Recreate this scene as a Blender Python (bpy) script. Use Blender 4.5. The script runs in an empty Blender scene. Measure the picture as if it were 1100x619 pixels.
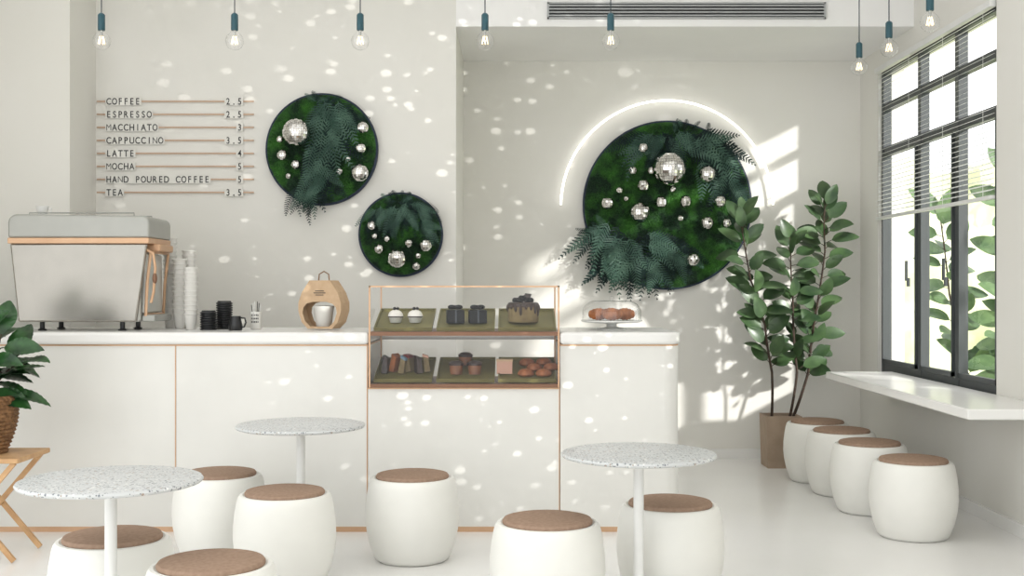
import bpy, math, random
from mathutils import Vector, Matrix, noise
R=random.Random(7)
F=1250.0; H=1.35
def px(x,z): return (x-550)*z/F
def pz(y,z): return H-(y-309.5)*z/F
def P(x,y,z): return Vector((px(x,z),z,pz(y,z)))
sc=bpy.context.scene
COL=sc.collection
sc.view_settings.view_transform='Standard'
sc.view_settings.look='None'

# ---------------- materials
def lin(c):
    return tuple(((v/255)/12.92 if v/255<=0.04045 else ((v/255+0.055)/1.055)**2.4) for v in c)+(1,)
def mat(name,c,rough=.5,metal=0,c2=None,scale=8,bump=0,bscale=40,emit=0,detail=3,spec=.5,ramp=(.35,.65),dist=.01):
    m=bpy.data.materials.new(name); m.use_nodes=True
    nt=m.node_tree; b=nt.nodes['Principled BSDF']
    b.inputs['Roughness'].default_value=rough; b.inputs['Metallic'].default_value=metal
    b.inputs['Specular IOR Level'].default_value=spec
    if c2 is None: c2=tuple(max(0,v*0.975) for v in c)
    tc=nt.nodes.new('ShaderNodeTexCoord')
    n=nt.nodes.new('ShaderNodeTexNoise'); n.inputs['Scale'].default_value=scale; n.inputs['Detail'].default_value=detail
    nt.links.new(tc.outputs['Object'],n.inputs['Vector'])
    r=nt.nodes.new('ShaderNodeValToRGB'); r.color_ramp.elements[0].position=ramp[0]; r.color_ramp.elements[1].position=ramp[1]
    r.color_ramp.elements[0].color=lin(c); r.color_ramp.elements[1].color=lin(c2)
    nt.links.new(n.outputs['Fac'],r.inputs['Fac']); nt.links.new(r.outputs['Color'],b.inputs['Base Color'])
    if bump:
        n2=nt.nodes.new('ShaderNodeTexNoise'); n2.inputs['Scale'].default_value=bscale; n2.inputs['Detail'].default_value=4
        nt.links.new(tc.outputs['Object'],n2.inputs['Vector'])
        bp=nt.nodes.new('ShaderNodeBump'); bp.inputs['Strength'].default_value=bump; bp.inputs['Distance'].default_value=dist
        nt.links.new(n2.outputs['Fac'],bp.inputs['Height']); nt.links.new(bp.outputs['Normal'],b.inputs['Normal'])
    if emit:
        b.inputs['Emission Color'].default_value=lin(c); b.inputs['Emission Strength'].default_value=emit
    return m
def glass(name,fac=.04,edge=.5,tint=(255,255,255),rough=.02):
    m=bpy.data.materials.new(name); m.use_nodes=True; nt=m.node_tree; nt.nodes.clear()
    o=nt.nodes.new('ShaderNodeOutputMaterial'); mx=nt.nodes.new('ShaderNodeMixShader')
    t=nt.nodes.new('ShaderNodeBsdfTransparent'); g=nt.nodes.new('ShaderNodeBsdfGlossy')
    t.inputs[0].default_value=lin(tint); g.inputs['Roughness'].default_value=rough
    lw=nt.nodes.new('ShaderNodeLayerWeight'); lw.inputs['Blend'].default_value=.5
    pw=nt.nodes.new('ShaderNodeMath'); pw.operation='POWER'; pw.inputs[1].default_value=4
    ma=nt.nodes.new('ShaderNodeMath'); ma.operation='MULTIPLY_ADD'; ma.inputs[1].default_value=edge; ma.inputs[2].default_value=fac; ma.use_clamp=True
    nt.links.new(lw.outputs['Facing'],pw.inputs[0]); nt.links.new(pw.outputs[0],ma.inputs[0]); nt.links.new(ma.outputs[0],mx.inputs[0])
    nt.links.new(t.outputs[0],mx.inputs[1]); nt.links.new(g.outputs[0],mx.inputs[2]); nt.links.new(mx.outputs[0],o.inputs[0])
    return m
def terrazzo():
    m=mat('terrazzo',(222,224,224),.35)
    nt=m.node_tree; b=nt.nodes['Principled BSDF']
    tc=nt.nodes.new('ShaderNodeTexCoord')
    last=None
    base=nt.nodes.new('ShaderNodeRGB'); base.outputs[0].default_value=lin((206,208,208)); last=base.outputs[0]
    for sca,th,cc in ((66,.2,(138,142,146)),(100,.17,(100,106,112)),(46,.15,(168,154,142)),(56,.18,(232,232,230))):
        mp=nt.nodes.new('ShaderNodeMapping'); mp.inputs['Location'].default_value=(sca*.13,sca*.07,0)
        nt.links.new(tc.outputs['Object'],mp.inputs[0])
        v=nt.nodes.new('ShaderNodeTexVoronoi'); v.inputs['Scale'].default_value=sca
        nt.links.new(mp.outputs[0],v.inputs['Vector'])
        sx=nt.nodes.new('ShaderNodeSeparateColor'); nt.links.new(v.outputs['Color'],sx.inputs[0])
        mu=nt.nodes.new('ShaderNodeMath'); mu.operation='MULTIPLY'; mu.inputs[1].default_value=th*1.9
        nt.links.new(sx.outputs[0],mu.inputs[0])
        lt=nt.nodes.new('ShaderNodeMath'); lt.operation='LESS_THAN'
        nt.links.new(v.outputs['Distance'],lt.inputs[0]); nt.links.new(mu.outputs[0],lt.inputs[1])
        mx=nt.nodes.new('ShaderNodeMix'); mx.data_type='RGBA'
        nt.links.new(lt.outputs[0],mx.inputs[0]); nt.links.new(last,mx.inputs[6]); mx.inputs[7].default_value=lin(cc)
        last=mx.outputs[2]
    nt.links.new(last,b.inputs['Base Color'])
    return m
M=dict(
 wall=mat('plaster_wall',(231,229,223),.85,c2=(229,227,220),scale=1.5,bump=.05,bscale=120),
 ceil=mat('plaster_ceiling',(246,245,243),.9,scale=1),
 floor=mat('polished_floor',(243,242,240),.25,c2=(239,238,235),scale=1.2),
 counter=mat('counter_white',(235,234,229),.45,scale=2),
 top=mat('worktop_white',(244,243,240),.25,scale=2),
 copper=mat('copper',(214,176,142),.4,.3,c2=(206,166,132)),
 copperd=mat('dark_copper',(134,98,76),.4,.3),
 stool=mat('stool_white',(240,239,233),.5,scale=3,bump=.03,bscale=30),
 cush=mat('brown_cushion',(168,143,124),.85,c2=(152,127,109),scale=60,bump=.12,bscale=200,ramp=(.3,.7),dist=.002,spec=.1),
 terr=terrazzo(),
 white=mat('white_enamel',(236,236,233),.4),
 steel=mat('brushed_steel',(176,177,172),.28,.85,c2=(166,167,162)),
 steell=mat('light_steel',(206,206,200),.35,.3),
 steelg=mat('grey_steel_cover',(172,172,166),.4,.3),
 mirror=mat('mirror_panel',(166,162,154),.24,.8),
 black=mat('black_plastic',(30,31,33),.35),
 teal=mat('socket_teal',(38,78,88),.4,.1),
 cord=mat('cord_dark',(52,62,66),.6),
 glass=glass('clear_glass',.03,.3), bulbg=glass('bulb_glass',.08,.7),
 fil=mat('filament_glow',(255,224,176),.5,emit=5),
 led=mat('led_white',(255,253,248),.5,emit=2.4),
 frame=mat('window_frame_grey',(70,74,76),.45),
 blind=mat('blind_white',(232,232,229),.55),
 moss=mat('moss',(14,40,22),.95,c2=(54,106,36),scale=7,detail=8,bump=1,bscale=70,ramp=(.42,.66),dist=.02),
 tuft=mat('moss_tuft',(20,56,26),.9,c2=(66,124,42),scale=7,detail=8,ramp=(.42,.66)),
 navy=mat('navy_rim',(26,40,62),.6),
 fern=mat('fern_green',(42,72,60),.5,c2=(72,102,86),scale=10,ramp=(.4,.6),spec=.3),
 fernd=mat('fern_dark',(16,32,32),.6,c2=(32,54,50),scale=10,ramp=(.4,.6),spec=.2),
 ball=mat('mirror_ball_facets',(250,249,247),.1,1.0,c2=(222,219,215),scale=60,ramp=(.45,.55)),
 leaf=mat('rubber_leaf',(40,62,40),.35,c2=(78,104,64),scale=7,ramp=(.3,.7)),
 leafb=mat('left_leaf',(22,54,28),.3,c2=(50,94,44),scale=12,ramp=(.35,.65)),
 leafo=mat('outdoor_leaf',(60,86,56),.5,c2=(104,130,86),scale=7,ramp=(.3,.7)),
 hedge=mat('pale_hedge',(206,212,172),.95,c2=(234,235,212),scale=1.5,detail=3,ramp=(.35,.65),bump=.2,bscale=6,dist=.1),
 bark=mat('bark',(72,56,44),.8,c2=(52,40,32),scale=30,bump=.4),
 soil=mat('soil',(60,46,36),.95,bump=.8,bscale=60),
 pot=mat('taupe_planter',(166,146,126),.7,c2=(156,136,116),scale=10),
 basket=mat('wicker',(150,112,74),.8,c2=(104,72,44),scale=50,bump=.8,bscale=60),
 wood=mat('light_wood',(208,168,122),.55,c2=(190,148,104),scale=14),
 kraft=mat('kraft_card',(202,174,142),.85,c2=(194,164,132),scale=30),
 kraftd=mat('kraft_inside',(134,102,74),.85),
 paper=mat('paper_cup',(226,224,218),.6),
 tray=mat('olive_tray',(122,116,66),.5,c2=(108,102,56),scale=12),
 choc=mat('chocolate',(56,38,30),.3,c2=(42,28,22),scale=30),
 blackc=mat('black_icing',(26,27,28),.55,spec=.25),
 ribbon=mat('dark_ribbon',(70,78,84),.5),
 sponge=mat('cocoa_sponge',(138,122,84),.8,c2=(116,98,68),scale=40,bump=.3),
 cream=mat('cream',(240,236,228),.5),
 bake=mat('baked_crust',(176,108,60),.5,c2=(128,72,38),scale=26,bump=.3,bscale=40),
 amber=mat('amber_dessert',(150,96,60),.4,c2=(110,68,44),scale=30),
 pink=mat('pink_card',(206,160,140),.6),
 bluec=mat('blue_icing',(110,140,160),.5), redc=mat('berry',(130,40,36),.3),
 rail=mat('rail_copper',(196,166,142),.5,.1),
 txt=mat('lettering_black',(44,44,44),.6),
 dark=mat('vent_dark',(66,66,66),.9),
 vent=mat('vent_grey',(176,178,178),.5),
 ground=mat('outside_ground',(206,212,176),.9,scale=1),
)

# ---------------- mesh builder
class MB:
    def __init__(s): s.v=[]; s.f=[]
    def add(s,vs,fs):
        o=len(s.v); s.v+= [tuple(v) for v in vs]; s.f+=[tuple(i+o for i in f) for f in fs]; return s
    def box(s,x0,y0,z0,x1,y1,z1,M4=None):
        vs=[Vector(p) for p in ((x0,y0,z0),(x1,y0,z0),(x1,y1,z0),(x0,y1,z0),(x0,y0,z1),(x1,y0,z1),(x1,y1,z1),(x0,y1,z1))]
        if M4: vs=[M4@v for v in vs]
        return s.add(vs,[(0,3,2,1),(4,5,6,7),(0,1,5,4),(1,2,6,5),(2,3,7,6),(3,0,4,7)])
    def lathe(s,prof,c=(0,0,0),seg=32,M4=None):
        vs=[];rings=[]
        for r,z in prof:
            if r<1e-6:
                rings.append([len(vs)]); vs.append(Vector((0,0,z)))
            else:
                rings.append(list(range(len(vs),len(vs)+seg)))
                for i in range(seg):
                    a=2*math.pi*i/seg; vs.append(Vector((r*math.cos(a),r*math.sin(a),z)))
        fs=[]
        for a,b in zip(rings,rings[1:]):
            for i in range(seg):
                j=(i+1)%seg
                if len(a)==1 and len(b)==1: continue
                if len(a)==1: fs.append((a[0],b[j],b[i]))
                elif len(b)==1: fs.append((a[i],a[j],b[0]))
                else: fs.append((a[i],a[j],b[j],b[i]))
        c=Vector(c)
        vs=[(M4@v if M4 else v)+c for v in vs]
        return s.add(vs,fs)
    def sphere(s,c,r,seg=16,ring=10,sc=(1,1,1)):
        prof=[(r*math.sin(math.pi*i/ring) if 0<i<ring else 0,-r*math.cos(math.pi*i/ring)) for i in range(ring+1)]
        return s.lathe(prof,c,seg,Matrix.Diagonal((sc[0],sc[1],sc[2])))
    def tube(s,pts,r,seg=8,closed=False):
        pts=[Vector(p) for p in pts]; n=len(pts); vs=[];fs=[]
        up=None
        for i,p in enumerate(pts):
            a=pts[i-1] if i>0 else (pts[-1] if closed else p); b=pts[(i+1)%n] if (i<n-1 or closed) else p
            d=(b-a).normalized()
            if up is None:
                up=d.orthogonal().normalized()
            up=(up-d*up.dot(d)).normalized(); sd=d.cross(up)
            rr=r[i] if isinstance(r,(list,tuple)) else r
            for k in range(seg):
                t=2*math.pi*k/seg; vs.append(p+up*math.cos(t)*rr+sd*math.sin(t)*rr)
        m=n if closed else n-1
        for i in range(m):
            for k in range(seg):
                k2=(k+1)%seg; j=(i+1)%n
                fs.append((i*seg+k,i*seg+k2,j*seg+k2,j*seg+k))
        if not closed:
            fs.append(tuple(range(seg-1,-1,-1))); fs.append(tuple((n-1)*seg+k for k in range(seg)))
        return s.add(vs,fs)
    def prism(s,outline,z0,z1):
        n=len(outline)
        vs=[(x,y,z0) for x,y in outline]+[(x,y,z1) for x,y in outline]
        fs=[tuple(range(n-1,-1,-1)),tuple(range(n,2*n))]+[(i,(i+1)%n,n+(i+1)%n,n+i) for i in range(n)]
        return s.add(vs,fs)
    def prism_y(s,outline,y0,y1):
        n=len(outline)
        vs=[(x,y0,z) for x,z in outline]+[(x,y1,z) for x,z in outline]
        fs=[tuple(range(n)),tuple(range(2*n-1,n-1,-1))]+[((i+1)%n,i,n+i,n+(i+1)%n) for i in range(n)]
        return s.add(vs,fs)
    def obj(s,name,m,parent=None,loc=(0,0,0),smooth=True,bevel=0,seg=3,label=None,rot=None):
        me=bpy.data.meshes.new(name); me.from_pydata(s.v,[],s.f); me.update()
        if smooth:
            me.shade_smooth(); me.set_sharp_from_angle(angle=math.radians(38))
        me.materials.append(M[m] if isinstance(m,str) else m)
        o=bpy.data.objects.new(name,me); COL.objects.link(o); o.location=loc
        if rot: o.rotation_euler=rot
        if parent: o.parent=parent
        if bevel:
            b=o.modifiers.new('bevel','BEVEL'); b.width=bevel; b.segments=seg; b.limit_method='ANGLE'; b.angle_limit=math.radians(35)
            b.harden_normals=False
        if label: o['label']=label
        return o
def tag(o,label,cat,group=None):
    o['label']=label; o['category']=cat
    if group: o['group']=group
    return o
def thing(name,label,cat,loc=(0,0,0),group=None,rot=None,scale=1):
    e=bpy.data.objects.new(name,None); COL.objects.link(e); e.location=loc; e.empty_display_size=.1
    if rot: e.rotation_euler=rot
    e.scale=(scale,)*3
    return tag(e,label,cat,group)
def clone(t,loc,label=None,rot=None):
    n=t.copy(); COL.objects.link(n); n.location=loc
    if rot is not None: n.rotation_euler=rot
    for ch in list(t.children):
        c=ch.copy(); COL.objects.link(c); c.parent=n
    if label: n['label']=label
    return n
def struct(mb,name,m,bevel=0,smooth=False):
    o=mb.obj(name,m,smooth=smooth,bevel=bevel); o['kind']='structure'; return o

# ---------------- room shell
D1=7.99; D2=9.22; XR=2.76; XL=-3.6; XE=-0.384; ZT=3.65; ZS=3.146
WY0,WY1,WZ0,WZ1=6.63,8.78,.745,3.0
struct(MB().box(XL-.2,-2,-.2,XR+.2,9.42,0),'floor','floor')
struct(MB().box(XL-.2,-2,ZT,XR+.2,9.42,ZT+.15),'ceiling','ceil')
struct(MB().box(XE,D1,ZS,XR,D2,ZT),'ceiling_soffit','ceil')
struct(MB().box(XL,D1,0,XE,D2+.2,ZT),'wall_back_left','wall')
struct(MB().box(XE,D2,0,XR,D2+.2,ZT),'wall_back','wall')
struct(MB().box(XL,7.52,0,px(75,7.52),D1,ZT),'wall_pier','wall')
struct(MB().box(XL-.2,5.2,0,XL,D2+.2,ZT),'wall_left','wall')
w=MB(); a,b=XR,XR+.2
w.box(a,-2,0,b,WY0,ZT); w.box(a,WY1,0,b,D2+.2,ZT); w.box(a,WY0,0,b,WY1,WZ0-.03); w.box(a,WY0,WZ1,b,WY1,ZT)
struct(w,'wall_right','wall')
struct(MB().box(XE,D2-.015,0,XR,D2,.075),'baseboard_back','top')
struct(MB().box(XR-.015,-2,0,XR,D2-.015,.075),'baseboard_right','top')
struct(MB().box(XR+.2,-4,-.25,20,26,-.2),'ground','ground')

# window
wf=MB(); x0,x1=XR+.03,XR+.09
ys=[WY1,7.97,7.3,WY0]
for i,y in enumerate(ys):
    if i==0: y0,y1=y-.045,y
    elif i==3: y0,y1=y,y+.045
    else: y0,y1=y-.03,y+.03
    wf.box(x0,y0,WZ0-.03,x1,y1,WZ1)
for z,t in ((WZ0-.03,.07),(2.34,.065),(2.68,.05),(WZ1-.05,.05)):
    wf.box(x0+.003,WY0,z,x1-.003,WY1,z+t)
for i in range(3):
    ya,yb=ys[i+1]+.045,ys[i]-.045
    wf.box(x0-.012,ya,WZ0+.045,x0+.02,ya+.02,2.335); wf.box(x0-.012,yb-.02,WZ0+.045,x0+.02,yb,2.335)
    wf.box(x0-.012,ya,WZ0+.045,x0+.02,yb,WZ0+.075)
win=struct(wf,'window_1','frame')
gl=MB().add([(x0+.03,WY0+.01,WZ0),(x0+.03,WY1-.01,WZ0),(x0+.03,WY1-.01,WZ1-.01),(x0+.03,WY0+.01,WZ1-.01)],[(0,1,2,3)]).obj('window_pane','glass',parent=win,smooth=False); gl['kind']='structure'
for yy in (8.12,7.42):
    h=MB().box(x0-.03,yy,1.36,x0-.012,yy+.02,1.42); h.box(x0-.042,yy,1.40,x0-.028,yy+.02,1.54)
    h.obj('window_handle','frame',parent=win,smooth=False)
# blind
bl=thing('venetian_blind','white horizontal venetian blind pulled halfway down the window','window blind',(XR-.012,(WY0+WY1)/2,3.0))
hw=(WY1-WY0)/2-.02
MB().box(-.02,-hw,-.04,.02,hw,0).obj('headrail','blind',bl,bevel=.004)
s=MB(); z=-.065; a=math.radians(24)
while z>-1.10:
    c,sn=math.cos(a)*.0125,math.sin(a)*.0125
    s.add([(-c,-hw,z-sn),(c,-hw,z+sn),(c,hw,z+sn),(-c,hw,z-sn),(-c,-hw,z-sn+.002),(c,-hw,z+sn+.002),(c,hw,z+sn+.002),(-c,hw,z-sn+.002)],[(0,3,2,1),(4,5,6,7),(0,1,5,4),(1,2,6,5),(2,3,7,6),(3,0,4,7)])
    z-=.031
s.obj('slats','blind',bl,smooth=False)
MB().box(-.014,-hw,-1.14,.014,hw,-1.118).obj('bottom_rail','blind',bl,bevel=.004)
for yy in (-hw*.9,-hw*.3,hw*.3,hw*.9): MB().tube([(-.014,yy,-.04),(-.014,yy,-1.12)],.0015,5).obj('ladder_cord','blind',bl)
# ledge
tag(MB().box(2.276,5.81,.69,XR-.001,8.44,.744).obj('window_bar_ledge','top',bevel=.008),'thick white shelf bar fixed along the wall beneath the window','bar ledge')

# AC vent
va=thing('air_vent','long slim grey slotted air conditioning vent in the soffit face','air vent',(px(737.5,7.98),D1-.001,pz(11.5,7.98)))
vw=px(887,7.98)-px(588,7.98); vw/=2; vh=.056
f=MB(); f.box(-vw,-.02,vh-.01,vw,0,vh); f.box(-vw,-.02,-vh,vw,0,-vh+.01); f.box(-vw,-.02,-vh,-vw+.012,0,vh); f.box(vw-.012,-.02,-vh,vw,0,vh)
f.obj('vent_frame','vent',va,smooth=False)
MB().box(-vw+.012,-.004,-vh+.01,vw-.012,0,vh-.01).obj('vent_shade_sheet','dark',va,smooth=False)  # flat sheet; its dark colour stands in for shade inside the vent
f=MB()
for i in range(4):
    z=-vh+.018+i*.0225; f.box(-vw+.012,-.018,z,vw-.012,-.006,z+.009)
f.obj('vent_slats','vent',va,smooth=False)

# ---------------- counter
YF=6.44; YB=7.27
cx=[XL+.01,px(189,YF),px(395,YF),px(601.5,YF),px(731,YF)]
labels=['white panelled counter unit with copper trim under the coffee machine','white panelled counter unit with copper trim below the cups','low white counter unit with copper trim carrying the display case','white end counter unit with a rounded corner below the cake dome']
for i in range(4):
    a,b=cx[i],cx[i+1]; top=1.029 if i!=2 else .79
    t=thing('counter_cabinet',labels[i],'counter',((a+b)/2,YF,0),'bar counter units'); hwid=(b-a)/2-.0008
    m=MB()
    if i==3:
        r=.09; out=[(-hwid,0)]+[(hwid-r+r*math.sin(k*math.pi/16),r-r*math.cos(k*math.pi/16)) for k in range(9)]+[(hwid,YB-YF-.02),(-hwid,YB-YF-.02)]
        m.prism([(x*.997,y+.002) for x,y in out],.028,top)
        MB().prism(out,0,.028).obj('kick_strip','copper',t)
        MB().prism(out,top,top+.008).obj('edge_trim','copper',t)
    else:
        m.box(-hwid,0.003,.028,hwid-.005,YB-YF-.02,top)
        MB().box(-hwid,0,0,hwid,YB-YF-.02,.028).obj('kick_strip','copper',t,smooth=False)
        MB().box(-hwid,0,top,hwid,YB-YF-.02,top+.008).obj('edge_trim','copper',t,smooth=False)
    m.obj('body','counter',t)
    if i<3:
        MB().box(hwid-.005,0,.028,hwid,.012,top).obj('seam_strip','copper',t,smooth=False)
xl,xr=px(396,6.42),px(601,6.42)
r=.1; xe=px(733,6.42)
out=[(XL+.01,6.415),(xl-.003,6.415),(xl-.003,7.03),(xr+.003,7.03),(xr+.003,6.415)]+[(xe-r+r*math.sin(k*math.pi/16),6.415+r-r*math.cos(k*math.pi/16)) for k in range(9)]+[(xe,YB),(XL+.01,YB)]
tag(MB().prism(out,1.038,1.105).obj('worktop','top',bevel=.018,seg=4),'smooth white worktop with rounded edges running along the counter','worktop')

# ---------------- display case
dc=thing('display_case','glass pastry display case with copper frame and two tray levels','display case',((xl+xr)/2,6.42,.801))
hw=(xr-xl)/2; dp=.58; ht=pz(307,6.42)-.801; mid=1.108-.801; b=.0045
fr=MB()
for X in (-hw,hw-2*b):
    for Y in (0,dp-2*b): fr.box(X,Y,0,X+2*b,Y+2*b,ht)
for Z in (ht-2*b,):
    fr.box(-hw,0,Z,hw,2*b,Z+2*b); fr.box(-hw,dp-2*b,Z,hw,dp,Z+2*b)
    fr.box(-hw,0,Z,-hw+2*b,dp,Z+2*b); fr.box(hw-2*b,0,Z,hw,dp,Z+2*b)
fr.obj('frame','copper',dc,smooth=False)
MB().box(-hw+.001,.001,0,hw-.001,dp-.001,.018).obj('base_board','copperd',dc,smooth=False)
MB().box(-hw+.001,.001,mid-.022,hw-.001,dp-.001,mid).obj('middle_shelf','copperd',dc,smooth=False)
MB().box(-hw+.02,.25,mid-.028,hw-.02,.262,mid-.023).obj('fill_glow_strip','led',dc,smooth=False)  # emissive strip added to lighten the lower compartment
g=MB(); 
def quad(mb,a,b,c,d): mb.add([a,b,c,d],[(0,1,2,3)])
quad(g,(-hw+.009,.005,.018),(hw-.009,.005,.018),(hw-.009,.005,mid-.022),(-hw+.009,.005,mid-.022))
quad(g,(-hw+.009,dp-.006,.018),(hw-.009,dp-.006,.018),(hw-.009,dp-.006,mid-.022),(-hw+.009,dp-.006,mid-.022))
quad(g,(-hw+.009,.005,mid),(hw-.009,.005,mid),(hw-.009,.005,ht-.009),(-hw+.009,.005,ht-.009))
quad(g,(-hw+.005,.009,mid),(-hw+.005,dp-.009,mid),(-hw+.005,dp-.009,ht-.009),(-hw+.005,.009,ht-.009))
quad(g,(hw-.005,.009,mid),(hw-.005,dp-.009,mid),(hw-.005,dp-.009,ht-.009),(hw-.005,.009,ht-.009))
quad(g,(-hw+.009,.009,ht-.004),(hw-.009,.009,ht-.004),(hw-.009,dp-.009,ht-.004),(-hw+.009,dp-.009,ht-.004))
g.obj('glass_panels','glass',dc,smooth=False)
# trays (tilted)
tilt=math.radians(15.5)
TX=[px(435,6.6),px(501,6.6),px(566,6.6)]
def traymesh():
    m=MB(); w=.162; d=.38
    m.box(-w,0,0,w,d,.006)
    m.box(-w,0,.006,w,.008,.02); m.box(-w,d-.008,.006,w,d,.02); m.box(-w,.008,.006,-w+.008,d-.008,.02); m.box(w-.008,.008,.006,w,d-.008,.02)
    return m
tr=None
for zz,lv in ((1.110,'upper'),(.824,'lower')):
    for X in TX:
        if tr is None:
            tr=thing('pastry_tray','square olive tray propped at a slant inside the display case','tray',(X,6.47,zz),'pastry trays',rot=(tilt,0,0))
            traymesh().obj('tray_pan','tray',tr,smooth=False)
            MB().box(-.14,.30,-.0745,.14,.31,0).obj('rear_prop','tray',tr,smooth=False)
        else: clone(tr,(X,6.47,zz))
def ontray(pxx,v,level):
    zz=1.110 if level else .824
    y=6.47+v*math.cos(tilt); z=zz+v*math.sin(tilt)+.006
    return (px(pxx,y),y,z)
t=thing('cream_dessert','glass dessert cup with a domed white cream topping','dessert',ontray(425,.14,1),'cream desserts on the upper tray',scale=1.0)
MB().lathe([(0,0),(.03,0),(.040,.03),(.042,.038),(0,.038)],seg=24).obj('cup','steell',t)
MB().lathe([(0,.036),(.043,.036)]+[(.043*math.cos(k*math.pi/16),.038+.036*math.sin(k*math.pi/16)) for k in range(1,8)]+[(0,.074)],seg=28).obj('cream_dome','cream',t)
MB().lathe([(.0425,.030),(.0445,.033),(.0445,.036),(.0425,.037)],seg=28).obj('chocolate_rim','choc',t)
for k in range(3): MB().sphere((.012*math.cos(k*2.1),.012*math.sin(k*2.1),.080),.009,10,8).obj('berry','blackc',t)
clone(t,ontray(446,.14,1))
t=thing('black_cake','small square black iced cake topped with a bow','cake',ontray(489,.13,1),'black iced cakes on the upper tray',scale=1.15,rot=(0,0,.12))
MB().box(-.043,-.043,0,.043,.043,.066).obj('cake_body','blackc',t,bevel=.006)
m=MB()
for sx in (-1,1):
    m.sphere((sx*.017,0,.079),.017,12,8,(1.2,.7,.7))
m.sphere((0,0,.079),.010)
m.obj('bow','blackc',t)
m=MB(); m.box(-.004,-.0445,.001,.004,.0445,.0675); m.obj('ribbon','ribbon',t)
clone(t,ontray(513,.13,1))
t=thing('chocolate_cake','round cocoa cake with dripping chocolate glaze and berries','cake',ontray(562,.15,1),scale=1.08)
MB().lathe([(0,0),(.076,0),(.08,.008),(.08,.09),(0,.09)],seg=40).obj('sponge','sponge',t)
m=MB(); m.lathe([(0,.080),(.0825,.080),(.084,.090),(.080,.101),(.07,.105),(0,.106)],seg=40)
for k in range(18):
    a=k/18*2*math.pi; L=R.uniform(.015,.055); m.sphere((.0805*math.cos(a),.0805*math.sin(a),.09-L*.5),.0085,8,8,(1,1,L/.013))
m.obj('glaze','choc',t)
m=MB()
for k in range(10):
    a=k*2.4; rr=.05*math.sqrt(k/10); m.sphere((rr*math.cos(a),rr*math.sin(a),.115+(.012 if k<3 else 0)),.014,10,8)
m.obj('berries','blackc',t)
MB().prism_y([(-.01,.11),(.03,.11),(.045,.148),(.01,.152)],-.004,.004).obj('chocolate_shard','choc',t)
cols=['choc','bake','bluec','redc','choc','pink']
for k,(xx,c) in enumerate(zip((414,423,432,441,450,459),cols)):
    bp=ontray(xx,.13+.03*(k%2),0)
    t=thing('cake_slice','narrow layered cake slice standing upright in the lower case','cake slice',bp,'cake slices on the lower tray',rot=(0,math.radians(R.uniform(-12,12)),R.uniform(-.5,.5)),scale=1.15)
    MB().prism_y([(-.016,.002),(.016,.002),(.014,.07),(-.010,.082)],-.03,.03).obj('sponge','sponge' if c in('bluec','redc','pink') else c,t,bevel=.003)
    MB().prism_y([(-.014,.078),(.016,.066),(.016,.078),(-.012,.092)],-.031,.031).obj('icing',c,t,bevel=.003)
t=thing('dessert_jar','small glass dessert jar with dark amber layers and crumble','dessert jar',ontray(490,.12,0),'dessert jars on the lower tray',scale=1.25)
MB().lathe([(0,0),(.026,0),(.032,.04),(0,.04)],seg=24).obj('filling','amber',t)
MB().lathe([(.0345,.0),(.036,.056),(.038,.06)],seg=24).obj('glass_jar','glass',t)
m=MB(); m.lathe([(0,.04),(.033,.04),(.034,.05),(.02,.06),(0,.062)],seg=24); m.obj('topping','choc',t)
clone(t,ontray(510,.12,0)); clone(t,ontray(500,.27,0))
t=thing('pastry_carton','small pink square pastry carton on the lower tray','carton',ontray(542,.13,0),scale=1.05)
MB().box(-.042,-.03,0,.042,.03,.066).obj('box','pink',t,smooth=False)
MB().box(-.044,-.032,.066,.044,.032,.078).obj('lid','kraft',t,smooth=False)
b0=tag(MB().lathe([(0,0),(.036,0),(.045,.008),(.046,.018),(.038,.031),(.02,.04),(0,.042)],seg=24).obj('round_bun','bake',loc=ontray(565,.09,0)),'round golden brown bun on the lower tray','bun','round buns on the lower tray')
for xx,v in ((584,.09),(574,.18),(592,.19),(566,.27),(584,.28)):
    b1=b0.copy(); COL.objects.link(b1); b1.location=ontray(xx,v,0)
m=MB(); pts=[]
for k in range(13):
    a=-1.25+2.5*k/12; pts.append((math.sin(a)*.05,-math.cos(a)*.03+.03,.026))
m.tube(pts,[(.006+.018*math.cos((k-6)/6*1.35)+.003*(k%2)) for k in range(13)],12)
c0=tag(m.obj('croissant','bake'),'golden brown croissant beneath the glass dome','croissant','croissants under the dome')

# ---------------- espresso machine
em=thing('espresso_machine','large steel espresso machine with mirrored back and copper trim','coffee machine',(-2.466,6.62,1.106))
MB().prism_y([(-.344,.05),(.327,.05),(.388,.497),(-.392,.497)],.0,.03).obj('mirrored_back_panel','mirror',em,bevel=.01)
MB().box(-.37,.03,.05,.34,.40,.50).obj('body','steell',em,bevel=.02)
MB().prism_y([(-.402,.497),(.400,.497),(.402,.530),(-.402,.530)],-.008,.42).obj('copper_trim','copper',em,bevel=.004)
arc=lambda cx_,cz_,r,a0,a1:[(cx_+r*math.cos(math.radians(a0+(a1-a0)*k/6)),cz_+r*math.sin(math.radians(a0+(a1-a0)*k/6))) for k in range(7)]
m=MB().prism_y([(-.402,.530),(.402,.530)]+arc(.362,.615,.04,0,90)+arc(-.352,.615,.05,90,180),-.004,.42)
m.obj('top_cover','steelg',em,bevel=.012)
for yy in (.05,.38): MB().tube([(-.30,yy,.655),(-.30,yy,.675),(.30,yy,.675),(.30,yy,.65)],.004,8).obj('cup_rail','steel',em)
MB().box(.342,.06,.10,.362,.38,.44).obj('side_panel','steell',em,bevel=.006)
m=MB()
m.tube([(.366,.05,.09),(.375,.05,.27),(.395,.05,.45),(.395,.39,.45),(.375,.39,.27),(.366,.39,.09)],.009,8,closed=True)
m.obj('side_frame','copper',em)
m=MB(); m.box(.345,.1,.455,.435,.36,.497); m.obj('side_bracket','copper',em,bevel=.008)
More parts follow.
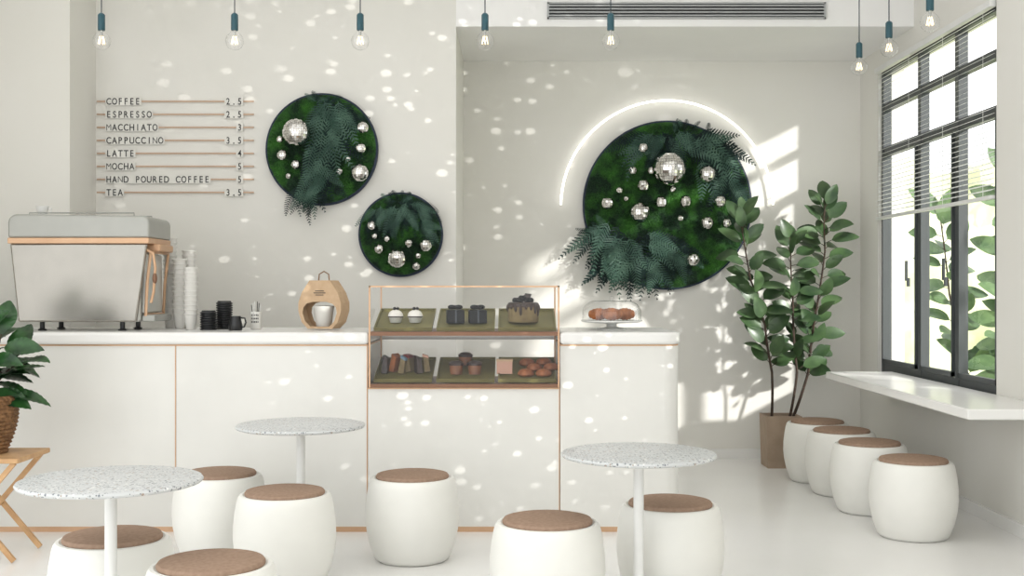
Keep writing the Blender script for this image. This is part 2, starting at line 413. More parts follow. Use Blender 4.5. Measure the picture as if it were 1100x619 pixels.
m=MB(); m.tube([(.385,.02,.46),(.425,.0,.44),(.44,-.01,.36),(.43,-.01,.22),(.415,-.01,.16)],.008,10); m.obj('steam_wand','copper',em)
m=MB(); m.sphere((.437,-.01,.30),.014,14,10,(1,1,2.4)); m.obj('wand_grip','copperd',em)
m=MB(); m.box(.345,.05,.05,.42,.38,.09); m.obj('drip_tray','steelg',em,bevel=.008)
for fx in (-.23,.23):
    for fy in (.06,.34):
        MB().lathe([(0,0),(.024,0),(.024,.006),(.014,.012),(.014,.05),(0,.05)],(fx,fy,0),16).obj('foot','black',em)
t=thing('espresso_cup','small white espresso cup on top of the coffee machine','cup',(-2.466-.27,6.62+.16,1.106+.6655))
MB().lathe([(0,-.0095),(.02,-.0095),(.024,.004),(.036,.05),(.038,.054),(.034,.052),(.022,.008),(0,.008)],seg=24).obj('cup_body','white',t)
MB().tube([(.033,0,.042),(.052,0,.04),(.052,0,.022),(.028,0,.016)],.0035,6).obj('handle','white',t)

# ---------------- cups, lids
ct=1.106
cup=tag(MB().lathe([(0,.002),(.026,0),(.0275,.002),(.037,.086),(.0415,.087),(.0425,.091),(.0415,.095),(.038,.095),(.0355,.088),(.0255,.005),(0,.005)],seg=24).obj('paper_cup','paper',loc=(0,0,0)),'white paper cup nested in a tall stack on the worktop','paper cup','stacked white paper cups')
def stack(src,x,y,n,pitch,first):
    for k in range(n):
        if first and k==0: src.location=(x,y,ct)
        else:
            c=src.copy(); COL.objects.link(c); c.location=(x,y,ct+k*pitch)
stack(cup,px(183,7.14),7.14,18,.027,True)
stack(cup,px(193,7.00),7.00,13,.027,False)
stack(cup,px(205,6.84),6.84,11,.027,False)
stack(cup,px(203,7.08),7.08,15,.027,False)
lid=tag(MB().lathe([(0,.0),(.046,.0),(.049,.003),(.049,.008),(.042,.010),(.038,.019),(.0,.017)],seg=28).obj('cup_lid','black'),'black plastic cup lid in a stack beside the cups','cup lid','stacked black cup lids')
stack(lid,px(224,6.78),6.78,8,.0135,True)
stack(lid,px(241,6.92),6.92,12,.0135,False)
t=thing('milk_pitcher','small black milk pitcher with a curved handle beside the lids','pitcher',(px(253,6.72),6.72,ct))
MB().lathe([(0,0),(.036,0),(.04,.006),(.04,.03),(.03,.07),(.031,.082),(.029,.082),(.027,.07),(.036,.03),(0,.01)],seg=28).obj('pitcher_body','black',t)
MB().tube([(.03,-.005,.072),(.055,-.008,.07),(.062,-.008,.045),(.052,-.008,.02),(.038,-.005,.018)],.005,8).obj('handle','black',t)
t=thing('stirrer_holder','small white tumbler holding black and white stirrers','stirrer cup',(px(275,6.85),6.85,ct))
MB().lathe([(0,0),(.026,0),(.03,.005),(.033,.105),(.031,.105),(.028,.008),(0,.008)],seg=24).obj('tumbler','paper',t)
for k in range(6):
    a=k*1.05; MB().tube([(.012*math.cos(a),.012*math.sin(a),.01),(.027*math.cos(a),.027*math.sin(a),.145+.01*(k%3))],.0025,6).obj('stirrer','black' if k%2 else 'white',t)
m=MB()
for k in range(5):
    for j in range(3): m.box(-.02+k*.009,-.0335,.04+j*.02,-.016+k*.009,-.0295,.05+j*.02)
m.obj('printed_dots','txt',t,smooth=False)
# kraft carrier
t=thing('kraft_takeaway_carrier','folded kraft cardboard takeaway carrier with handle holding a white cup','takeaway carrier',(px(348,6.85),6.85,ct),rot=(0,0,math.radians(-16)))
s=6.8/F
K=lambda L:[(x*s,z*s) for x,z in L]
outer=K([(-14,1),(14,1),(21,8),(25,20),(25,29),(21,40),(12,53),(-12,53),(-21,40),(-25,29),(-25,20),(-21,8)])
inner=K([(-11,3.5),(11,3.5),(17,9),(20,18),(19,24),(15,28),(8,30),(-8,30),(-15,28),(-19,24),(-20,18),(-17,9)])
n=len(outer)
for yy in (-.06,.057):
    m=MB()
    vs=[(x,yy,z) for x,z in outer]+[(x,yy,z) for x,z in inner]+[(x,yy+.003,z) for x,z in outer]+[(x,yy+.003,z) for x,z in inner]
    fs=[]
    for k in range(n):
        j=(k+1)%n; fs+=[(k,j,n+j,n+k),(2*n+k,3*n+k,3*n+j,2*n+j),(n+k,n+j,3*n+j,3*n+k),(j,k,2*n+k,2*n+j)]
    m.add(vs,fs); m.obj('side_sheet','kraft',t,smooth=False)
m=MB()
for q in range(n):
    A,B=outer[q],outer[(q+1)%n]
    m.add([(A[0],-.059,A[1]),(B[0],-.059,B[1]),(B[0],.059,B[1]),(A[0],.059,A[1])],[(0,1,2,3)])
m.obj('folded_shell','kraft',t,smooth=False)
MB().tube([(-.035,0,.285),(-.03,0,.325),(.0,0,.342),(.03,0,.325),(.035,0,.285)],.004,6).obj('handle','kraftd',t)
MB().lathe([(0,.012),(.04,.012),(.044,.016),(.058,.125),(.061,.13),(.061,.138),(0,.142)],(0,0,0),32).obj('paper_cup','paper',t)
m=MB()
for j,w_ in enumerate((.055,.075,.05)): m.box(-w_/2,-.0625,.225-j*.012,w_/2,-.0602,.229-j*.012)
m.obj('printed_lines','txt',t,smooth=False)

# cake dome
t=thing('cake_stand','white cake stand with a clear glass cover over pastries','cake stand',(px(657,6.8),6.8,ct))
MB().lathe([(0,0),(.085,0),(.088,.006),(.03,.018),(.03,.036),(.16,.044),(.178,.05),(.178,.056),(.16,.054),(0,.05)],seg=48).obj('stand','white',t)
g=[(.172,.057),(.172,.10)]+[(.092+.08*math.cos(a),.10+.07*math.sin(a)) for a in [k*math.pi/2/10 for k in range(1,11)]]+[(.0,.172)]
MB().lathe(g,seg=48).obj('dome_lid','bulbg',t)
MB().lathe([(0,.172),(.008,.172),(.008,.178),(.016,.184),(.012,.194),(0,.196)],seg=16).obj('lid_knob','bulbg',t)
for k,(ox,oy,rz) in enumerate(((-.078,-.02,.3),(.0,-.06,-.1),(.078,.0,-.5),(0,.06,.2))):
    o=c0 if k==0 else c0.copy()
    if k: COL.objects.link(o)
    o.location=(px(657,6.8)+ox,6.8+oy,ct+.055); o.rotation_euler=(0,0,rz); o.scale=(1.05,1.0,1.4)

# ---------------- stools
st=thing('drum_stool','white rounded barrel stool with a brown round cushion','stool',(0,0,0),'white barrel stools')
prof=[(0,0),(.168,0),(.180,.006),(.190,.02),(.212,.08),(.227,.15),(.233,.21),(.232,.27),(.225,.33),(.217,.375),(.211,.396),(.202,.408),(.190,.410),(.184,.405),(0,.402)]
MB().lathe(prof,seg=64).obj('body','stool',st)
MB().lathe([(0,.4035),(.178,.405),(.1815,.409),(.1815,.416),(.176,.424),(.16,.428),(.1,.431),(0,.432)],seg=64).obj('cushion','cush',st)
spots=[(981,6.33),(934,7.03),(904,7.64),(878,8.15),(443,5.8),(306,5.33),(236,5.87),(121,4.37),(227,3.96),(588,4.68),(720,5.06)]
lab=['white barrel stool with brown cushion beneath the window ledge']*4+['white barrel stool with brown cushion in front of the counter']+['white barrel stool with brown cushion beside a terrazzo table']*6
for k,((x,z),l) in enumerate(zip(spots,lab)):
    if k==0: st.location=(px(x,z),z,0); st['label']=l
    else: clone(st,(px(x,z),z,0),l)
# ---------------- tables
tb=thing('cafe_table','small round pedestal table with a grey speckled terrazzo top','table',(0,0,0),'round terrazzo tables')
hT=.68
MB().lathe([(0,hT-.02),(.30,hT-.02),(.312,hT-.016),(.316,hT-.009),(.312,hT-.002),(.306,hT),(0,hT)],seg=96).obj('tabletop','terr',tb)
MB().lathe([(0,.01),(.021,.01),(.021,hT-.03),(.07,hT-.028),(.07,hT-.0205),(0,hT-.0205)],seg=28).obj('stem','white',tb)
MB().lathe([(0,0),(.10,0),(.102,.004),(.09,.01),(.03,.016),(0,.016)],seg=48).obj('base','white',tb)
for k,(x,z) in enumerate(((119,4.09),(686,4.745),(323,5.73))):
    if k==0: tb.location=(px(x,z),z,0)
    else: clone(tb,(px(x,z),z,0))

# ---------------- pendants
pe=thing('pendant_bulb','bare clear globe bulb on a dark teal socket and cord','pendant lamp',(0,0,0),'hanging bare bulbs')
zc=2.606; top=ZT-zc-.001
br=.046
prof=[(.014,.056),(.017,.043)]+[(br*math.sin(a),br*math.cos(a)-.004) for a in [k*math.pi/12 for k in range(2,12)]]+[(0,-br-.004)]
MB().lathe(prof,seg=28).obj('glass_bulb','bulbg',pe)
MB().lathe([(0,.05),(.017,.05),(.018,.054),(.018,.128),(.014,.134),(.005,.14),(0,.14)],seg=20).obj('socket','teal',pe)
MB().tube([(0,0,.138),(0,0,top)],.003,6).obj('cord','cord',pe)
MB().lathe([(0,top-.02),(.035,top-.02),(.04,top-.012),(.04,top),(0,top)],seg=24).obj('ceiling_cap','teal',pe)
m=MB()
for k in range(6):
    a=k*math.pi/3; a2=a+math.pi/6
    m.tube([(.009*math.cos(a),.009*math.sin(a),.02),(.017*math.cos(a2),.017*math.sin(a2),-.018)],.0009,5)
m.obj('filament','fil',pe)
MB().lathe([(0,.05),(.007,.05),(.004,.0),(0,-.002)],seg=10).obj('filament_post','steel',pe)
for k,(x,z) in enumerate(((109,5.9),(252,5.9),(387,5.9),(521,5.9),(656,5.9),(923,6.6),(955,6.08),(999,5.48))):
    l=(px(x,z),z,zc)
    if k==0: pe.location=l
    else: clone(pe,l)

# ---------------- menu
glyph={}
def getglyph(ch):
    if ch in glyph: return glyph[ch]
    c=bpy.data.curves.new('g','FONT'); c.body=ch; c.size=.064; c.extrude=.001; c.align_x='CENTER'; c.offset=.0013 if ch=='.' else (-.0008 if ch in 'MN' else .0006)
    o=bpy.data.objects.new('g',c); COL.objects.link(o); bpy.context.view_layer.update()
    dg=bpy.context.evaluated_depsgraph_get(); me=bpy.data.meshes.new_from_object(o.evaluated_get(dg))
    vs=[v.co.copy() for v in me.vertices]; fs=[tuple(p.vertices) for p in me.polygons]
    xs=[v.x for v in vs]; cxx=(min(xs)+max(xs))/2; sx=.80*min(1,.043/max(.001,(max(xs)-min(xs))))
    vs=[Vector(((v.x-cxx)*sx,-v.z,v.y)) for v in vs]
    bpy.data.objects.remove(o); glyph[ch]=(vs,fs); return glyph[ch]
zw=7.96; s=zw/F
mn=thing('menu_sign','wall-mounted drinks menu of black letters on eight thin copper rails','menu',(px(103,zw),D1-.001,pz(207,zw)),None)
rows=[('COFFEE','2.5'),('ESPRESSO','2.5'),('MACCHIATO','3'),('CAPPUCCINO','3.5'),('LATTE','4'),('MOCHA','5'),('HAND POURED COFFEE','5'),('TEA','3.5')]
def word(t,x0,zc):
    m=MB()
    for i,ch in enumerate(t):
        if ch==' ': continue
        vs,fs=getglyph(ch); ox=(x0+(i+.5)*6.22)*s
        m.add([(v.x+ox,v.y-.016,v.z+zc-.0225) for v in vs],fs)
    return m
for i,(a,b) in enumerate(rows):
    zc_=(207-(108.5+14*i))*s
    e1=10+len(a)*6.22; sb=157-len(b)*6.22
    m=MB(); m.box(0,-.012,zc_-.005,169*s,-.006,zc_+.005)
    for xs_ in (3,85,166): m.box(xs_*s,-.006,zc_-.002,xs_*s+.004,0,zc_+.002)
    m.obj('rail','rail',mn,smooth=False)
    MB().box(9.3*s,-.0145,zc_-.028,(e1+.7)*s,-.0122,zc_+.028).obj('backing_plate','wall',mn,smooth=False)
    MB().box((sb-.7)*s,-.0145,zc_-.028,157.7*s,-.0122,zc_+.028).obj('backing_plate','wall',mn,smooth=False)
    word(a,10,zc_).obj('lettering','txt',mn,smooth=False); word(b,sb,zc_).obj('price','txt',mn,smooth=False)

# ---------------- moss circles
def frond(mb,u,v,o,ang,L,W,lift,sag):
    n=13; pts=[]
    bend=R.uniform(-.6,.6)
    for i in range(n+1):
        t=i/n
        an=ang+bend*t; 
        if i==0: p=Vector((u,-o,v))
        else: p=pts[-1]+Vector((math.cos(an),0,math.sin(an)))*(L/n)
        pts.append(p)
    out=[]
    for i,p in enumerate(pts):
        t=i/n; q=p.copy(); q.y-=lift*math.sin(math.pi*min(1,t*.85)); q.z-=sag*t*t*L; q.y=min(q.y,-.012); out.append(q)
    pts=out
    mb.tube(pts,[.003*(1-.7*i/n) for i in range(n+1)],4)
    for i in range(1,n+1):
        t=i/n; p=pts[i]; dd=(pts[i]-pts[i-1]).normalized()
        wl=W*min(1,t*3.5+.3)*(1-t)**.7+.008
        tw=R.uniform(-.15,.15)
        for sd in (-1,1):
            side=dd.cross(Vector((0,-1,0))).normalized()*sd
            pd=(side*.8+dd*.6+Vector((0,tw*sd+R.uniform(-.05,.05),0))).normalized()
            wd=(L/n)*.38
            q=[p+pd*wl*f+dd*wd*g for f,g in ((0,0),(.18,.9),(.32,.55),(.45,1.0),(.58,.5),(.72,.75),(1,0),(.72,-.6),(.58,-.4),(.45,-.85),(.32,-.45),(.18,-.8))]
            mb.add(q+[p+pd*wl*.5],[(k,(k+1)%12,12) for k in range(12)])
def mossdisc(cx_,cy_,r_,Z,wallY,balls,clusters,label):
    s=Z/F; rad=r_*s
    t=thing('moss_wall_disc',label,'wall decoration',(px(cx_,Z),wallY-.001,pz(cy_,Z)),'round moss wall discs')
    MB().lathe([(0,0),(rad,0),(rad+.004,.01),(rad+.004,.045),(rad-.008,.052),(0,.05)],M4=Matrix.Rotation(math.pi/2,3,'X'),seg=96).obj('rim','navy',t)
    m=MB(); nr=46; ns=150; vs=[(0,-.09,0)]; fs=[]
    rr=rad-.008
    for i in range(1,nr+1):
        q=i/nr
        for k in range(ns):
            a=2*math.pi*k/ns; u=rr*q*math.cos(a); v=rr*q*math.sin(a)
            hh=.055+.035*math.sqrt(max(0,1-q**4))
            d=noise.fractal(Vector((u*9+cx_,v*9,1.3)),1,2,4)*.022+noise.noise(Vector((u*45,v*45,cx_)))*.008
            vs.append((u,-(hh+d*(1-q**8)) if i<nr else -.05,v))
    for k in range(ns): fs.append((0,1+(k+1)%ns,1+k))
    for i in range(nr-1):
        for k in range(ns):
            j=(k+1)%ns; fs.append((1+i*ns+k,1+i*ns+j,1+(i+1)*ns+j,1+(i+1)*ns+k))
    m.add(vs,fs); m.obj('moss','moss',t)
    m=MB()
    for _ in range(int(9000*rad*rad/.3)):
        a=R.uniform(0,6.283); q=math.sqrt(R.random())*.98; u=rr*q*math.cos(a); v=rr*q*math.sin(a)
        o=.055+.035*math.sqrt(max(0,1-q**4))+noise.fractal(Vector((u*9+cx_,v*9,1.3)),1,2,4)*.022
        p=Vector((u,-o,v)); e=.011
        for _k in range(2):
            d1=Vector((R.uniform(-1,1),-R.uniform(.2,1),R.uniform(-1,1))).normalized()*e*R.uniform(.6,1.6); d2=Vector((R.uniform(-1,1),R.uniform(-.4,.4),R.uniform(-1,1)))*e*.45
            m.add([p-d2,p+d2,p+d1],[(0,1,2)])
    o=m.obj('moss_tufts','tuft',t,smooth=False)
    for (x,y,br) in balls:
        b=br*s*1.06; c=Vector(((x-cx_)*s,-.12-b*.75,(cy_-y)*s))
        rg=8 if br<7 else (12 if br<13 else 18); sg=rg*2
        m=MB()
        for i in range(rg):
            for k in range(sg):
                def sp(i,k,rd=1):
                    th=math.pi*i/rg; ph=2*math.pi*k/sg; return Vector((math.sin(th)*math.cos(ph),math.sin(th)*math.sin(ph),math.cos(th)))*b*rd
                g=.06
                cs=[sp(i+g,k+g),sp(i+1-g,k+g),sp(i+1-g,k+1-g),sp(i+g,k+1-g)]
                cen=sum(cs,Vector())/4; ax=Vector((R.uniform(-1,1),R.uniform(-1,1),R.uniform(-1,1))).normalized(); ro=Matrix.Rotation(R.uniform(-.1,.1),3,ax)
                m.add([c+cen+ro@(q_-cen) for q_ in cs],[(0,1,2,3)])
        m.sphere(c,b*.965,sg,rg)
        m.obj('mirror_ball','ball',t,smooth=False)
    for (x,y,spx,spy,n,a0,a1,L,mt) in clusters:
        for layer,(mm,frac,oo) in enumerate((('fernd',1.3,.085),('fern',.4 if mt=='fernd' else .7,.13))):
            m=MB()
            for _ in range(max(2,int(n*frac))):
                u=(x+R.uniform(-spx,spx)-cx_)*s; v=(cy_-y+R.uniform(-spy,spy))*s
                frond(m,u,v,oo+R.uniform(0,.03),math.radians(R.uniform(a0,a1)),L*s*R.uniform(.8,1.2),L*s*.30*R.uniform(.85,1.15),R.uniform(.01,.04),R.uniform(.0,.3))
            m.obj('fern_fronds',mm,t,smooth=False)
mossdisc(345,160,60,7.92,D1,
 [(322,145,14),(306,168,5.5),(320,178,5),(391,139,6),(389,161,5.5),(388,187,9),(303,151,3.5),(366,185,3.5),(312,190,3),(375,172,3)],
 [(356,112,14,8,10,-130,-50,38,'fern'),(352,132,10,12,9,-130,-50,38,'fern'),(348,158,9,12,9,-125,-55,38,'fernd'),(342,182,12,10,10,-130,-50,32,'fern'),(330,204,12,5,8,-140,-40,24,'fernd'),(348,112,10,4,5,10,170,12,'fernd'),(370,122,6,6,4,-70,10,24,'fernd')],
 'round moss panel with hanging ferns and mirror balls above the counter')
mossdisc(430,252,45,7.92,D1,
 [(428,278,9.5),(458,264,6.5),(409,268,5),(401,243,4.5),(440,262,4.5),(404,254,3),(448,286,4),(417,257,3.5),(450,275,3)],
 [(430,222,12,5,9,-170,-10,26,'fern'),(412,228,8,6,7,-170,-80,22,'fernd'),(448,224,8,6,8,-80,0,24,'fern'),(455,236,5,6,5,-90,-20,22,'fern'),(425,234,14,5,6,-130,-50,18,'fernd'),(430,218,14,3,6,0,180,12,'fernd')],
 'small round moss panel with ferns on top and mirror balls')
mossdisc(718,220,91,9.12,D2,
 [(717,183,17),(758,188,9),(690,160,5.5),(690,200,6.5),(709,218,6.5),(686,229,10.5),(652,219,6.5),(735,217,6.5),(772,217,6.5),(758,240,7),(743,279,7),(679,184,4.5),(699,184,4.5),(722,204,3.5),(779,240,5),(665,205,3.5),(730,235,3.5),(672,214,3)],
 [(740,150,20,8,12,-60,10,42,'fernd'),(765,165,14,12,12,-90,0,40,'fernd'),(700,148,16,6,9,-170,-90,32,'fern'),(725,144,16,5,8,-120,-30,28,'fern'),(780,188,8,12,8,-120,-50,32,'fernd'),
  (654,245,12,8,12,-150,-70,40,'fernd'),(672,260,18,10,15,-140,-50,42,'fernd'),(690,275,14,8,12,-120,-40,36,'fernd'),(660,268,12,8,11,-130,-60,36,'fernd'),(700,258,14,8,9,-80,0,34,'fern'),(645,248,6,6,6,130,200,20,'fernd'),(722,270,12,8,7,-90,-10,30,'fern'),(740,142,20,4,6,10,120,12,'fernd')],
 'large round moss panel with dark ferns and many mirror balls')
# LED arc
s=9.18/F; t=thing('led_arc_light','thin glowing white semicircular wall light over the large moss panel','wall light',(px(716.5,9.18),D2-.002,pz(222,9.18)))
pts=[(114*s*math.cos(a),-.04,114*s*math.sin(a)) for a in [math.radians(1+178*k/72) for k in range(73)]]
MB().tube(pts,.0085,10).obj('light_tube','led',t)
for a in (5,60,120,175):
    a=math.radians(a); x,z=114*s*math.cos(a),114*s*math.sin(a); MB().tube([(x,-.034,z),(x,0,z)],.005,8).obj('wall_bracket','white',t)

# ---------------- plants
def leaf(mb,p,d,nrm,L,W,curl=.15,fold=.18,rib=0):
    d=d.normalized(); side=d.cross(nrm); 
    if side.length<1e-4: side=d.orthogonal()
    side.normalize(); n=side.cross(d).normalized()
    vs=[];fs=[]; K=16 if rib else 8
    for i in range(K+1):
        s_=i/K; w=W/2*(math.sin(math.pi*min(1,s_**(.7 if rib else .85)*.98+.01)))**(.9 if rib else .7) if 0<i<K else W*.01
        c=p+d*L*s_-n*curl*L*s_*s_; q=n*(rib*(1 if i%2 else -1)); fw=d*(w*.35 if rib else 0)
        vs+=[c+side*w+n*fold*w+q*.6+fw, c+side*w*.5+n*fold*w*.35+q+fw*.5, c, c-side*w*.5+n*fold*w*.35+q+fw*.5, c-side*w+n*fold*w+q*.6+fw]
    for i in range(K):
        for k in range(4): a=i*5+k; fs.append((a,a+1,a+6,a+5))
    mb.add(vs,fs)
def plant_stem(stemmb,leafmb,pts,r,t0,n,Lr,Wr,spread=.8,rnd=R,face=-.5,rib=0,upr=(-.1,.9)):
    pts=[Vector(p) for p in pts]
    dense=[]
    for a,b in zip(pts,pts[1:]):
        for k in range(6): dense.append(a.lerp(b,k/6))
    dense.append(pts[-1])
    dense=[p+Vector((math.sin(i*.5)*.006,math.cos(i*.4)*.006,0)) for i,p in enumerate(dense)]
    stemmb.tube(dense,[r*(1-.6*i/len(dense)) for i in range(len(dense))],8)
    N=len(dense)-1
    for i in range(n):
        t=t0+(1-t0)*i/(n-1); q=t*N; k=min(N-1,int(q)); p=dense[k].lerp(dense[k+1],q-k)
        a=i*2.4+rnd.uniform(-.3,.3); up=rnd.uniform(*upr)+(.8 if t>.93 else 0)
        d=Vector((math.cos(a)*spread,math.sin(a)*spread*.6,up)).normalized()
        pet=p+d*rnd.uniform(.03,.06)
        stemmb.tube([p,pet],.0028,5)
        L=rnd.uniform(*Lr); 
        leaf(leafmb,pet,(d+Vector((0,0,-.15))).normalized(),Vector((rnd.uniform(-.5,.5),face+rnd.uniform(-.5,.5),.7)),L,L*rnd.uniform(*Wr),rnd.uniform(.1,.35),rib=rib)
PX,PY=px(839,8.8),8.82
def loc(x,y,dy): 
    z=PY+dy; return (px(x,z)-PX,dy,pz(y,z))
t=thing('potted_rubber_tree','tall rubber tree with broad dark leaves in a square taupe planter','potted tree',(PX,PY,0))
hw=.132; ph=.39
m=MB(); m.add([(-hw*.92,-hw*.92,0),(hw*.92,-hw*.92,0),(hw*.92,hw*.92,0),(-hw*.92,hw*.92,0),(-hw,-hw,ph),(hw,-hw,ph),(hw,hw,ph),(-hw,hw,ph),(-hw+.015,-hw+.015,ph),(hw-.015,-hw+.015,ph),(hw-.015,hw-.015,ph),(-hw+.015,hw-.015,ph),(-hw+.015,-hw+.015,ph-.04),(hw-.015,-hw+.015,ph-.04),(hw-.015,hw-.015,ph-.04),(-hw+.015,hw-.015,ph-.04)],
 [(0,3,2,1),(0,1,5,4),(1,2,6,5),(2,3,7,6),(3,0,4,7),(4,5,9,8),(5,6,10,9),(6,7,11,10),(7,4,8,11),(8,9,13,12),(9,10,14,13),(10,11,15,14),(11,8,12,15)])
m.obj('planter','pot',t,smooth=False)
MB().box(-hw+.016,-hw+.016,ph-.06,hw-.016,hw-.016,ph-.025).obj('soil','soil',t)
sm,lm=MB(),MB()
R2=random.Random(11)
up=(.1,.95)
plant_stem(sm,lm,[loc(829,452,-.03),loc(829,400,-.05),loc(822,350,-.08),loc(806,300,-.10),loc(796,235,-.10)],.011,.28,46,(.15,.2),(.52,.64),.78,R2,-.9,upr=up)
plant_stem(sm,lm,[loc(848,452,.0),loc(856,400,-.02),loc(852,340,-.02),loc(850,300,-.02),loc(850,262,-.02)],.011,.26,34,(.14,.19),(.52,.64),.75,R2,-.9,upr=up)
plant_stem(sm,lm,[loc(851,452,.03),loc(868,400,.04),loc(876,340,.05),loc(886,270,.05),loc(886,222,.04)],.012,.22,54,(.15,.2),(.52,.64),.78,R2,-.9,upr=up)
sm.obj('trunk','bark',t); lm.obj('foliage','leaf',t)
# outdoor
t=thing('garden_tree','leafy shrub growing outdoors behind the window glass','tree',(3.85,9.2,-.2),'garden trees outside the window')
sm,lm=MB(),MB()
for k in range(4):
    ox=-.30+.25*k; oy=R2.uniform(-.3,.3); h=2.5-.25*abs(k-1.5)
    plant_stem(sm,lm,[(ox*.3,oy*.3,0),(ox*.6,oy*.6,.8),(ox,oy,1.5),(ox*1.2,oy*1.2,h)],.013,.3,26,(.22,.30),(.55,.65),.8,R2,-.9,upr=up)
sm.obj('trunk','bark',t); lm.obj('foliage','leafo',t)
t=thing('garden_tree','unseen airy tree added outdoors to break up the sunlight','tree',(4.7,5.7,-.2),'garden trees outside the window')  # out of view, added in the sun path to break up its patches
sm,lm=MB(),MB()
for k in range(4):
    ox=R2.uniform(-.6,.6); oy=R2.uniform(-.9,.9); h=R2.uniform(2.6,3.4)
    plant_stem(sm,lm,[(ox*.3,oy*.3,0),(ox*.6,oy*.6,.8),(ox,oy,1.8),(ox*1.2,oy*1.2,h)],.018,.35,12,(.2,.3),(.4,.5),.9,R2)
sm.obj('trunk','bark',t); lm.obj('foliage','leafo',t)
m=MB(); NX,NZ=90,30; vs=[]; fs=[]
for j in range(NZ+1):
    for i in range(NX+1):
        x=3.5+12*i/NX; tt=j/NZ; z=-.2+ (3.2+.5*noise.noise(Vector((x*.8,0,0))))*min(1,tt*1.25) ; y=15+ (0 if tt<.8 else (tt-.8)*8)
        n_=noise.fractal(Vector((x*1.3,z*1.3,y)),1,2,4)*.3
        vs.append((x,y-n_*(1 if j else 0),z+(n_*.3 if j>2 else 0)))
for j in range(NZ):
    for i in range(NX): a=j*(NX+1)+i; fs.append((a,a+1,a+NX+2,a+NX+1))
h=m.add(vs,fs).obj('garden_hedge','hedge'); tag(h,'pale sunlit green hedge in the garden beyond the window','hedge'); h['kind']='stuff'
# left stand
t=thing('folding_stand','low light wooden folding stand with crossed legs','plant stand',(-2.64,5.85,0))
MB().box(-.24,-.2,.495,.24,.2,.52).obj('stand_top','wood',t,bevel=.005)
for yy in (-.17,.15):
    for sgn in (-1,1):
        a=Vector((-.21*sgn,yy+.01*(sgn+1),.495)); b=Vector((.2*sgn,yy+.01*(sgn+1),.011)); 
        m=MB(); dd=(b-a).normalized(); sd=Vector((dd.z,0,-dd.x))*.012; th=Vector((0,.009,0))
        m.add([a-sd-th,a+sd-th,a+sd+th,a-sd+th,b-sd-th,b+sd-th,b+sd+th,b-sd+th],[(0,1,2,3),(7,6,5,4),(0,4,5,1),(1,5,6,2),(2,6,7,3),(3,7,4,0)])
        m.obj('leg','wood',t,smooth=False)
MB().tube([(-.12,-.17,.33),(-.12,.17,.33)],.008,8).obj('stretcher','wood',t)
t=thing('basket_plant','broad-leaved green houseplant in a woven wicker basket','potted plant',(-2.66,5.85,.521))
m=MB(); prof=[(0,0),(.115,0)]
for k in range(14):
    z=.01+k*.02; rr=.115+.05*math.sin(min(1,k/10)*math.pi/2); prof+=[(rr+.006,z),(rr,z+.011)]
prof+=[(.155,.29),(.145,.27),(0,.26)]
m.lathe(prof,seg=40); m.obj('basket','basket',t)
sm,lm=MB(),MB(); R3=random.Random(5)
for k,(ex,ey,ez) in enumerate(((.10,-.03,.56),(-.05,.05,.62),(.15,.02,.44),(-.2,-.05,.56),(.02,-.12,.48))):
    plant_stem(sm,lm,[(0,0,.24),(ex*.4,ey*.4,.24+(ez-.24)*.5),(ex,ey,ez)],.009,.3,7,(.19,.24),(.5,.62),.9,R3,-.5,rib=.003)
sm.obj('plant_stems','bark',t); lm.obj('foliage','leafb',t)

# ---------------- lights
wd=bpy.data.worlds.new('World'); sc.world=wd; wd.use_nodes=True; nt=wd.node_tree
bg=nt.nodes['Background']; tc=nt.nodes.new('ShaderNodeTexCoord'); n=nt.nodes.new('ShaderNodeTexNoise'); n.inputs['Scale'].default_value=5
rp=nt.nodes.new('ShaderNodeValToRGB'); rp.color_ramp.elements[0].position=.38; rp.color_ramp.elements[0].color=(.96,.98,.97,1); rp.color_ramp.elements[1].position=.6; rp.color_ramp.elements[1].color=(.98,.99,1,1)
nt.links.new(tc.outputs['Generated'],n.inputs['Vector']); nt.links.new(n.outputs['Fac'],rp.inputs['Fac']); nt.links.new(rp.outputs['Color'],bg.inputs['Color'])
bg.inputs['Strength'].default_value=1.95
def light(name,typ,loc_,dirv,energy,**kw):
    l=bpy.data.lights.new(name,typ); l.energy=energy
    for k,v in kw.items(): setattr(l,k,v)
    o=bpy.data.objects.new(name,l); COL.objects.link(o); o.location=loc_
    o.rotation_euler=Vector(dirv).to_track_quat('-Z','Y').to_euler(); return o
light('sun_light','SUN',(8,0,6),(-1,.92,-.52),5.0,angle=math.radians(2.0),color=(1,.98,.94))
light('ceiling_fill','AREA',(-.3,4.2,ZT-.03),(0,0,-1),45,shape='RECTANGLE',size=5.5,size_y=6,color=(1,.99,.98))  # unseen soft area light added to brighten the room
sp=light('ball_fleck_gobo','SPOT',(1.6,1.5,2.4),(-2.0,6.5,-.68),950,spot_size=math.radians(46),spot_blend=1.0,shadow_soft_size=.006,color=(1,.98,.93))  # added spot; its dot pattern stands in for mirror ball reflections
l=sp.data; l.use_nodes=True; nt=l.node_tree; em_=[x for x in nt.nodes if x.type=='EMISSION'][0]
tc=nt.nodes.new('ShaderNodeTexCoord'); sx=nt.nodes.new('ShaderNodeSeparateXYZ'); nt.links.new(tc.outputs['Normal'],sx.inputs[0])
dx=nt.nodes.new('ShaderNodeMath'); dx.operation='DIVIDE'; dy=nt.nodes.new('ShaderNodeMath'); dy.operation='DIVIDE'
nt.links.new(sx.outputs[0],dx.inputs[0]); nt.links.new(sx.outputs[2],dx.inputs[1]); nt.links.new(sx.outputs[1],dy.inputs[0]); nt.links.new(sx.outputs[2],dy.inputs[1])
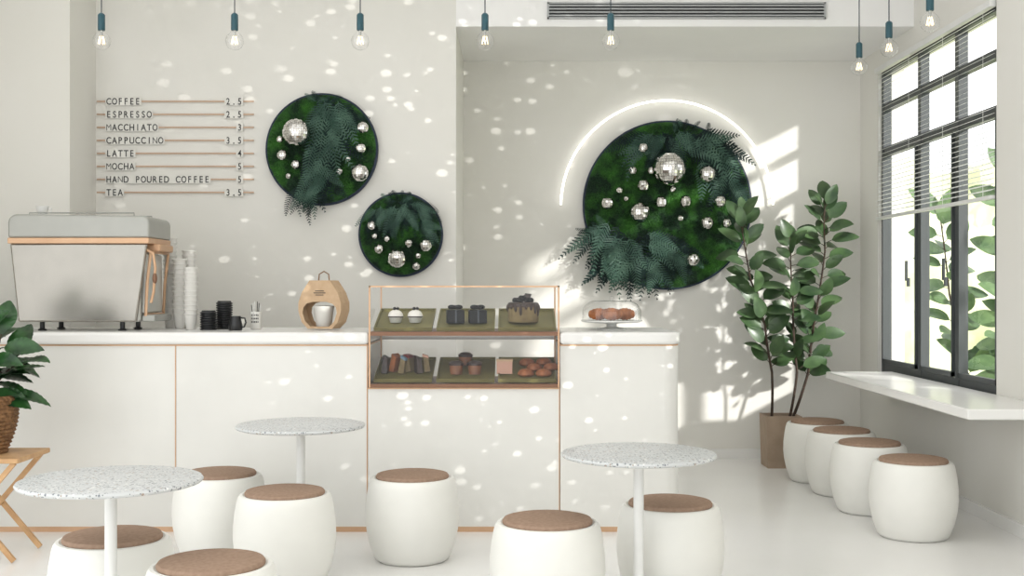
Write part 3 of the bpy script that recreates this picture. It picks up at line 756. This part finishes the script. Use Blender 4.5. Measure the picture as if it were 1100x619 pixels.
dy2=nt.nodes.new('ShaderNodeMath'); dy2.operation='MULTIPLY'; dy2.inputs[1].default_value=1.5; nt.links.new(dy.outputs[0],dy2.inputs[0])
cb=nt.nodes.new('ShaderNodeCombineXYZ'); nt.links.new(dx.outputs[0],cb.inputs[0]); nt.links.new(dy2.outputs[0],cb.inputs[1])
def layer(scale,rmax,power):
    mp=nt.nodes.new('ShaderNodeMapping'); mp.inputs['Location'].default_value=(scale*.37,scale*.11,0); nt.links.new(cb.outputs[0],mp.inputs[0])
    vo=nt.nodes.new('ShaderNodeTexVoronoi'); vo.inputs['Scale'].default_value=scale; nt.links.new(mp.outputs[0],vo.inputs['Vector'])
    s_=nt.nodes.new('ShaderNodeSeparateColor'); nt.links.new(vo.outputs['Color'],s_.inputs[0])
    pw=nt.nodes.new('ShaderNodeMath'); pw.operation='POWER'; pw.inputs[1].default_value=power; nt.links.new(s_.outputs[0],pw.inputs[0])
    mu=nt.nodes.new('ShaderNodeMath'); mu.operation='MULTIPLY'; mu.inputs[1].default_value=rmax; nt.links.new(pw.outputs[0],mu.inputs[0])
    su=nt.nodes.new('ShaderNodeMath'); su.operation='SUBTRACT'; nt.links.new(mu.outputs[0],su.inputs[0]); nt.links.new(vo.outputs['Distance'],su.inputs[1])
    ml=nt.nodes.new('ShaderNodeMath'); ml.operation='MULTIPLY'; ml.inputs[1].default_value=12; ml.use_clamp=True; nt.links.new(su.outputs[0],ml.inputs[0])
    return ml.outputs[0]
a1=layer(56,.36,.9); a2=layer(24,.25,3.5)
ad=nt.nodes.new('ShaderNodeMath'); ad.operation='MAXIMUM'; nt.links.new(a1,ad.inputs[0]); nt.links.new(a2,ad.inputs[1])
nt.links.new(ad.outputs[0],em_.inputs['Strength'])

cam=bpy.data.cameras.new('camera'); co=bpy.data.objects.new('camera',cam); COL.objects.link(co)
co.location=(0,0,H); co.rotation_euler=(math.pi/2,0,0); cam.sensor_width=36; cam.lens=36*F/1100; cam.clip_start=.05
sc.camera=co
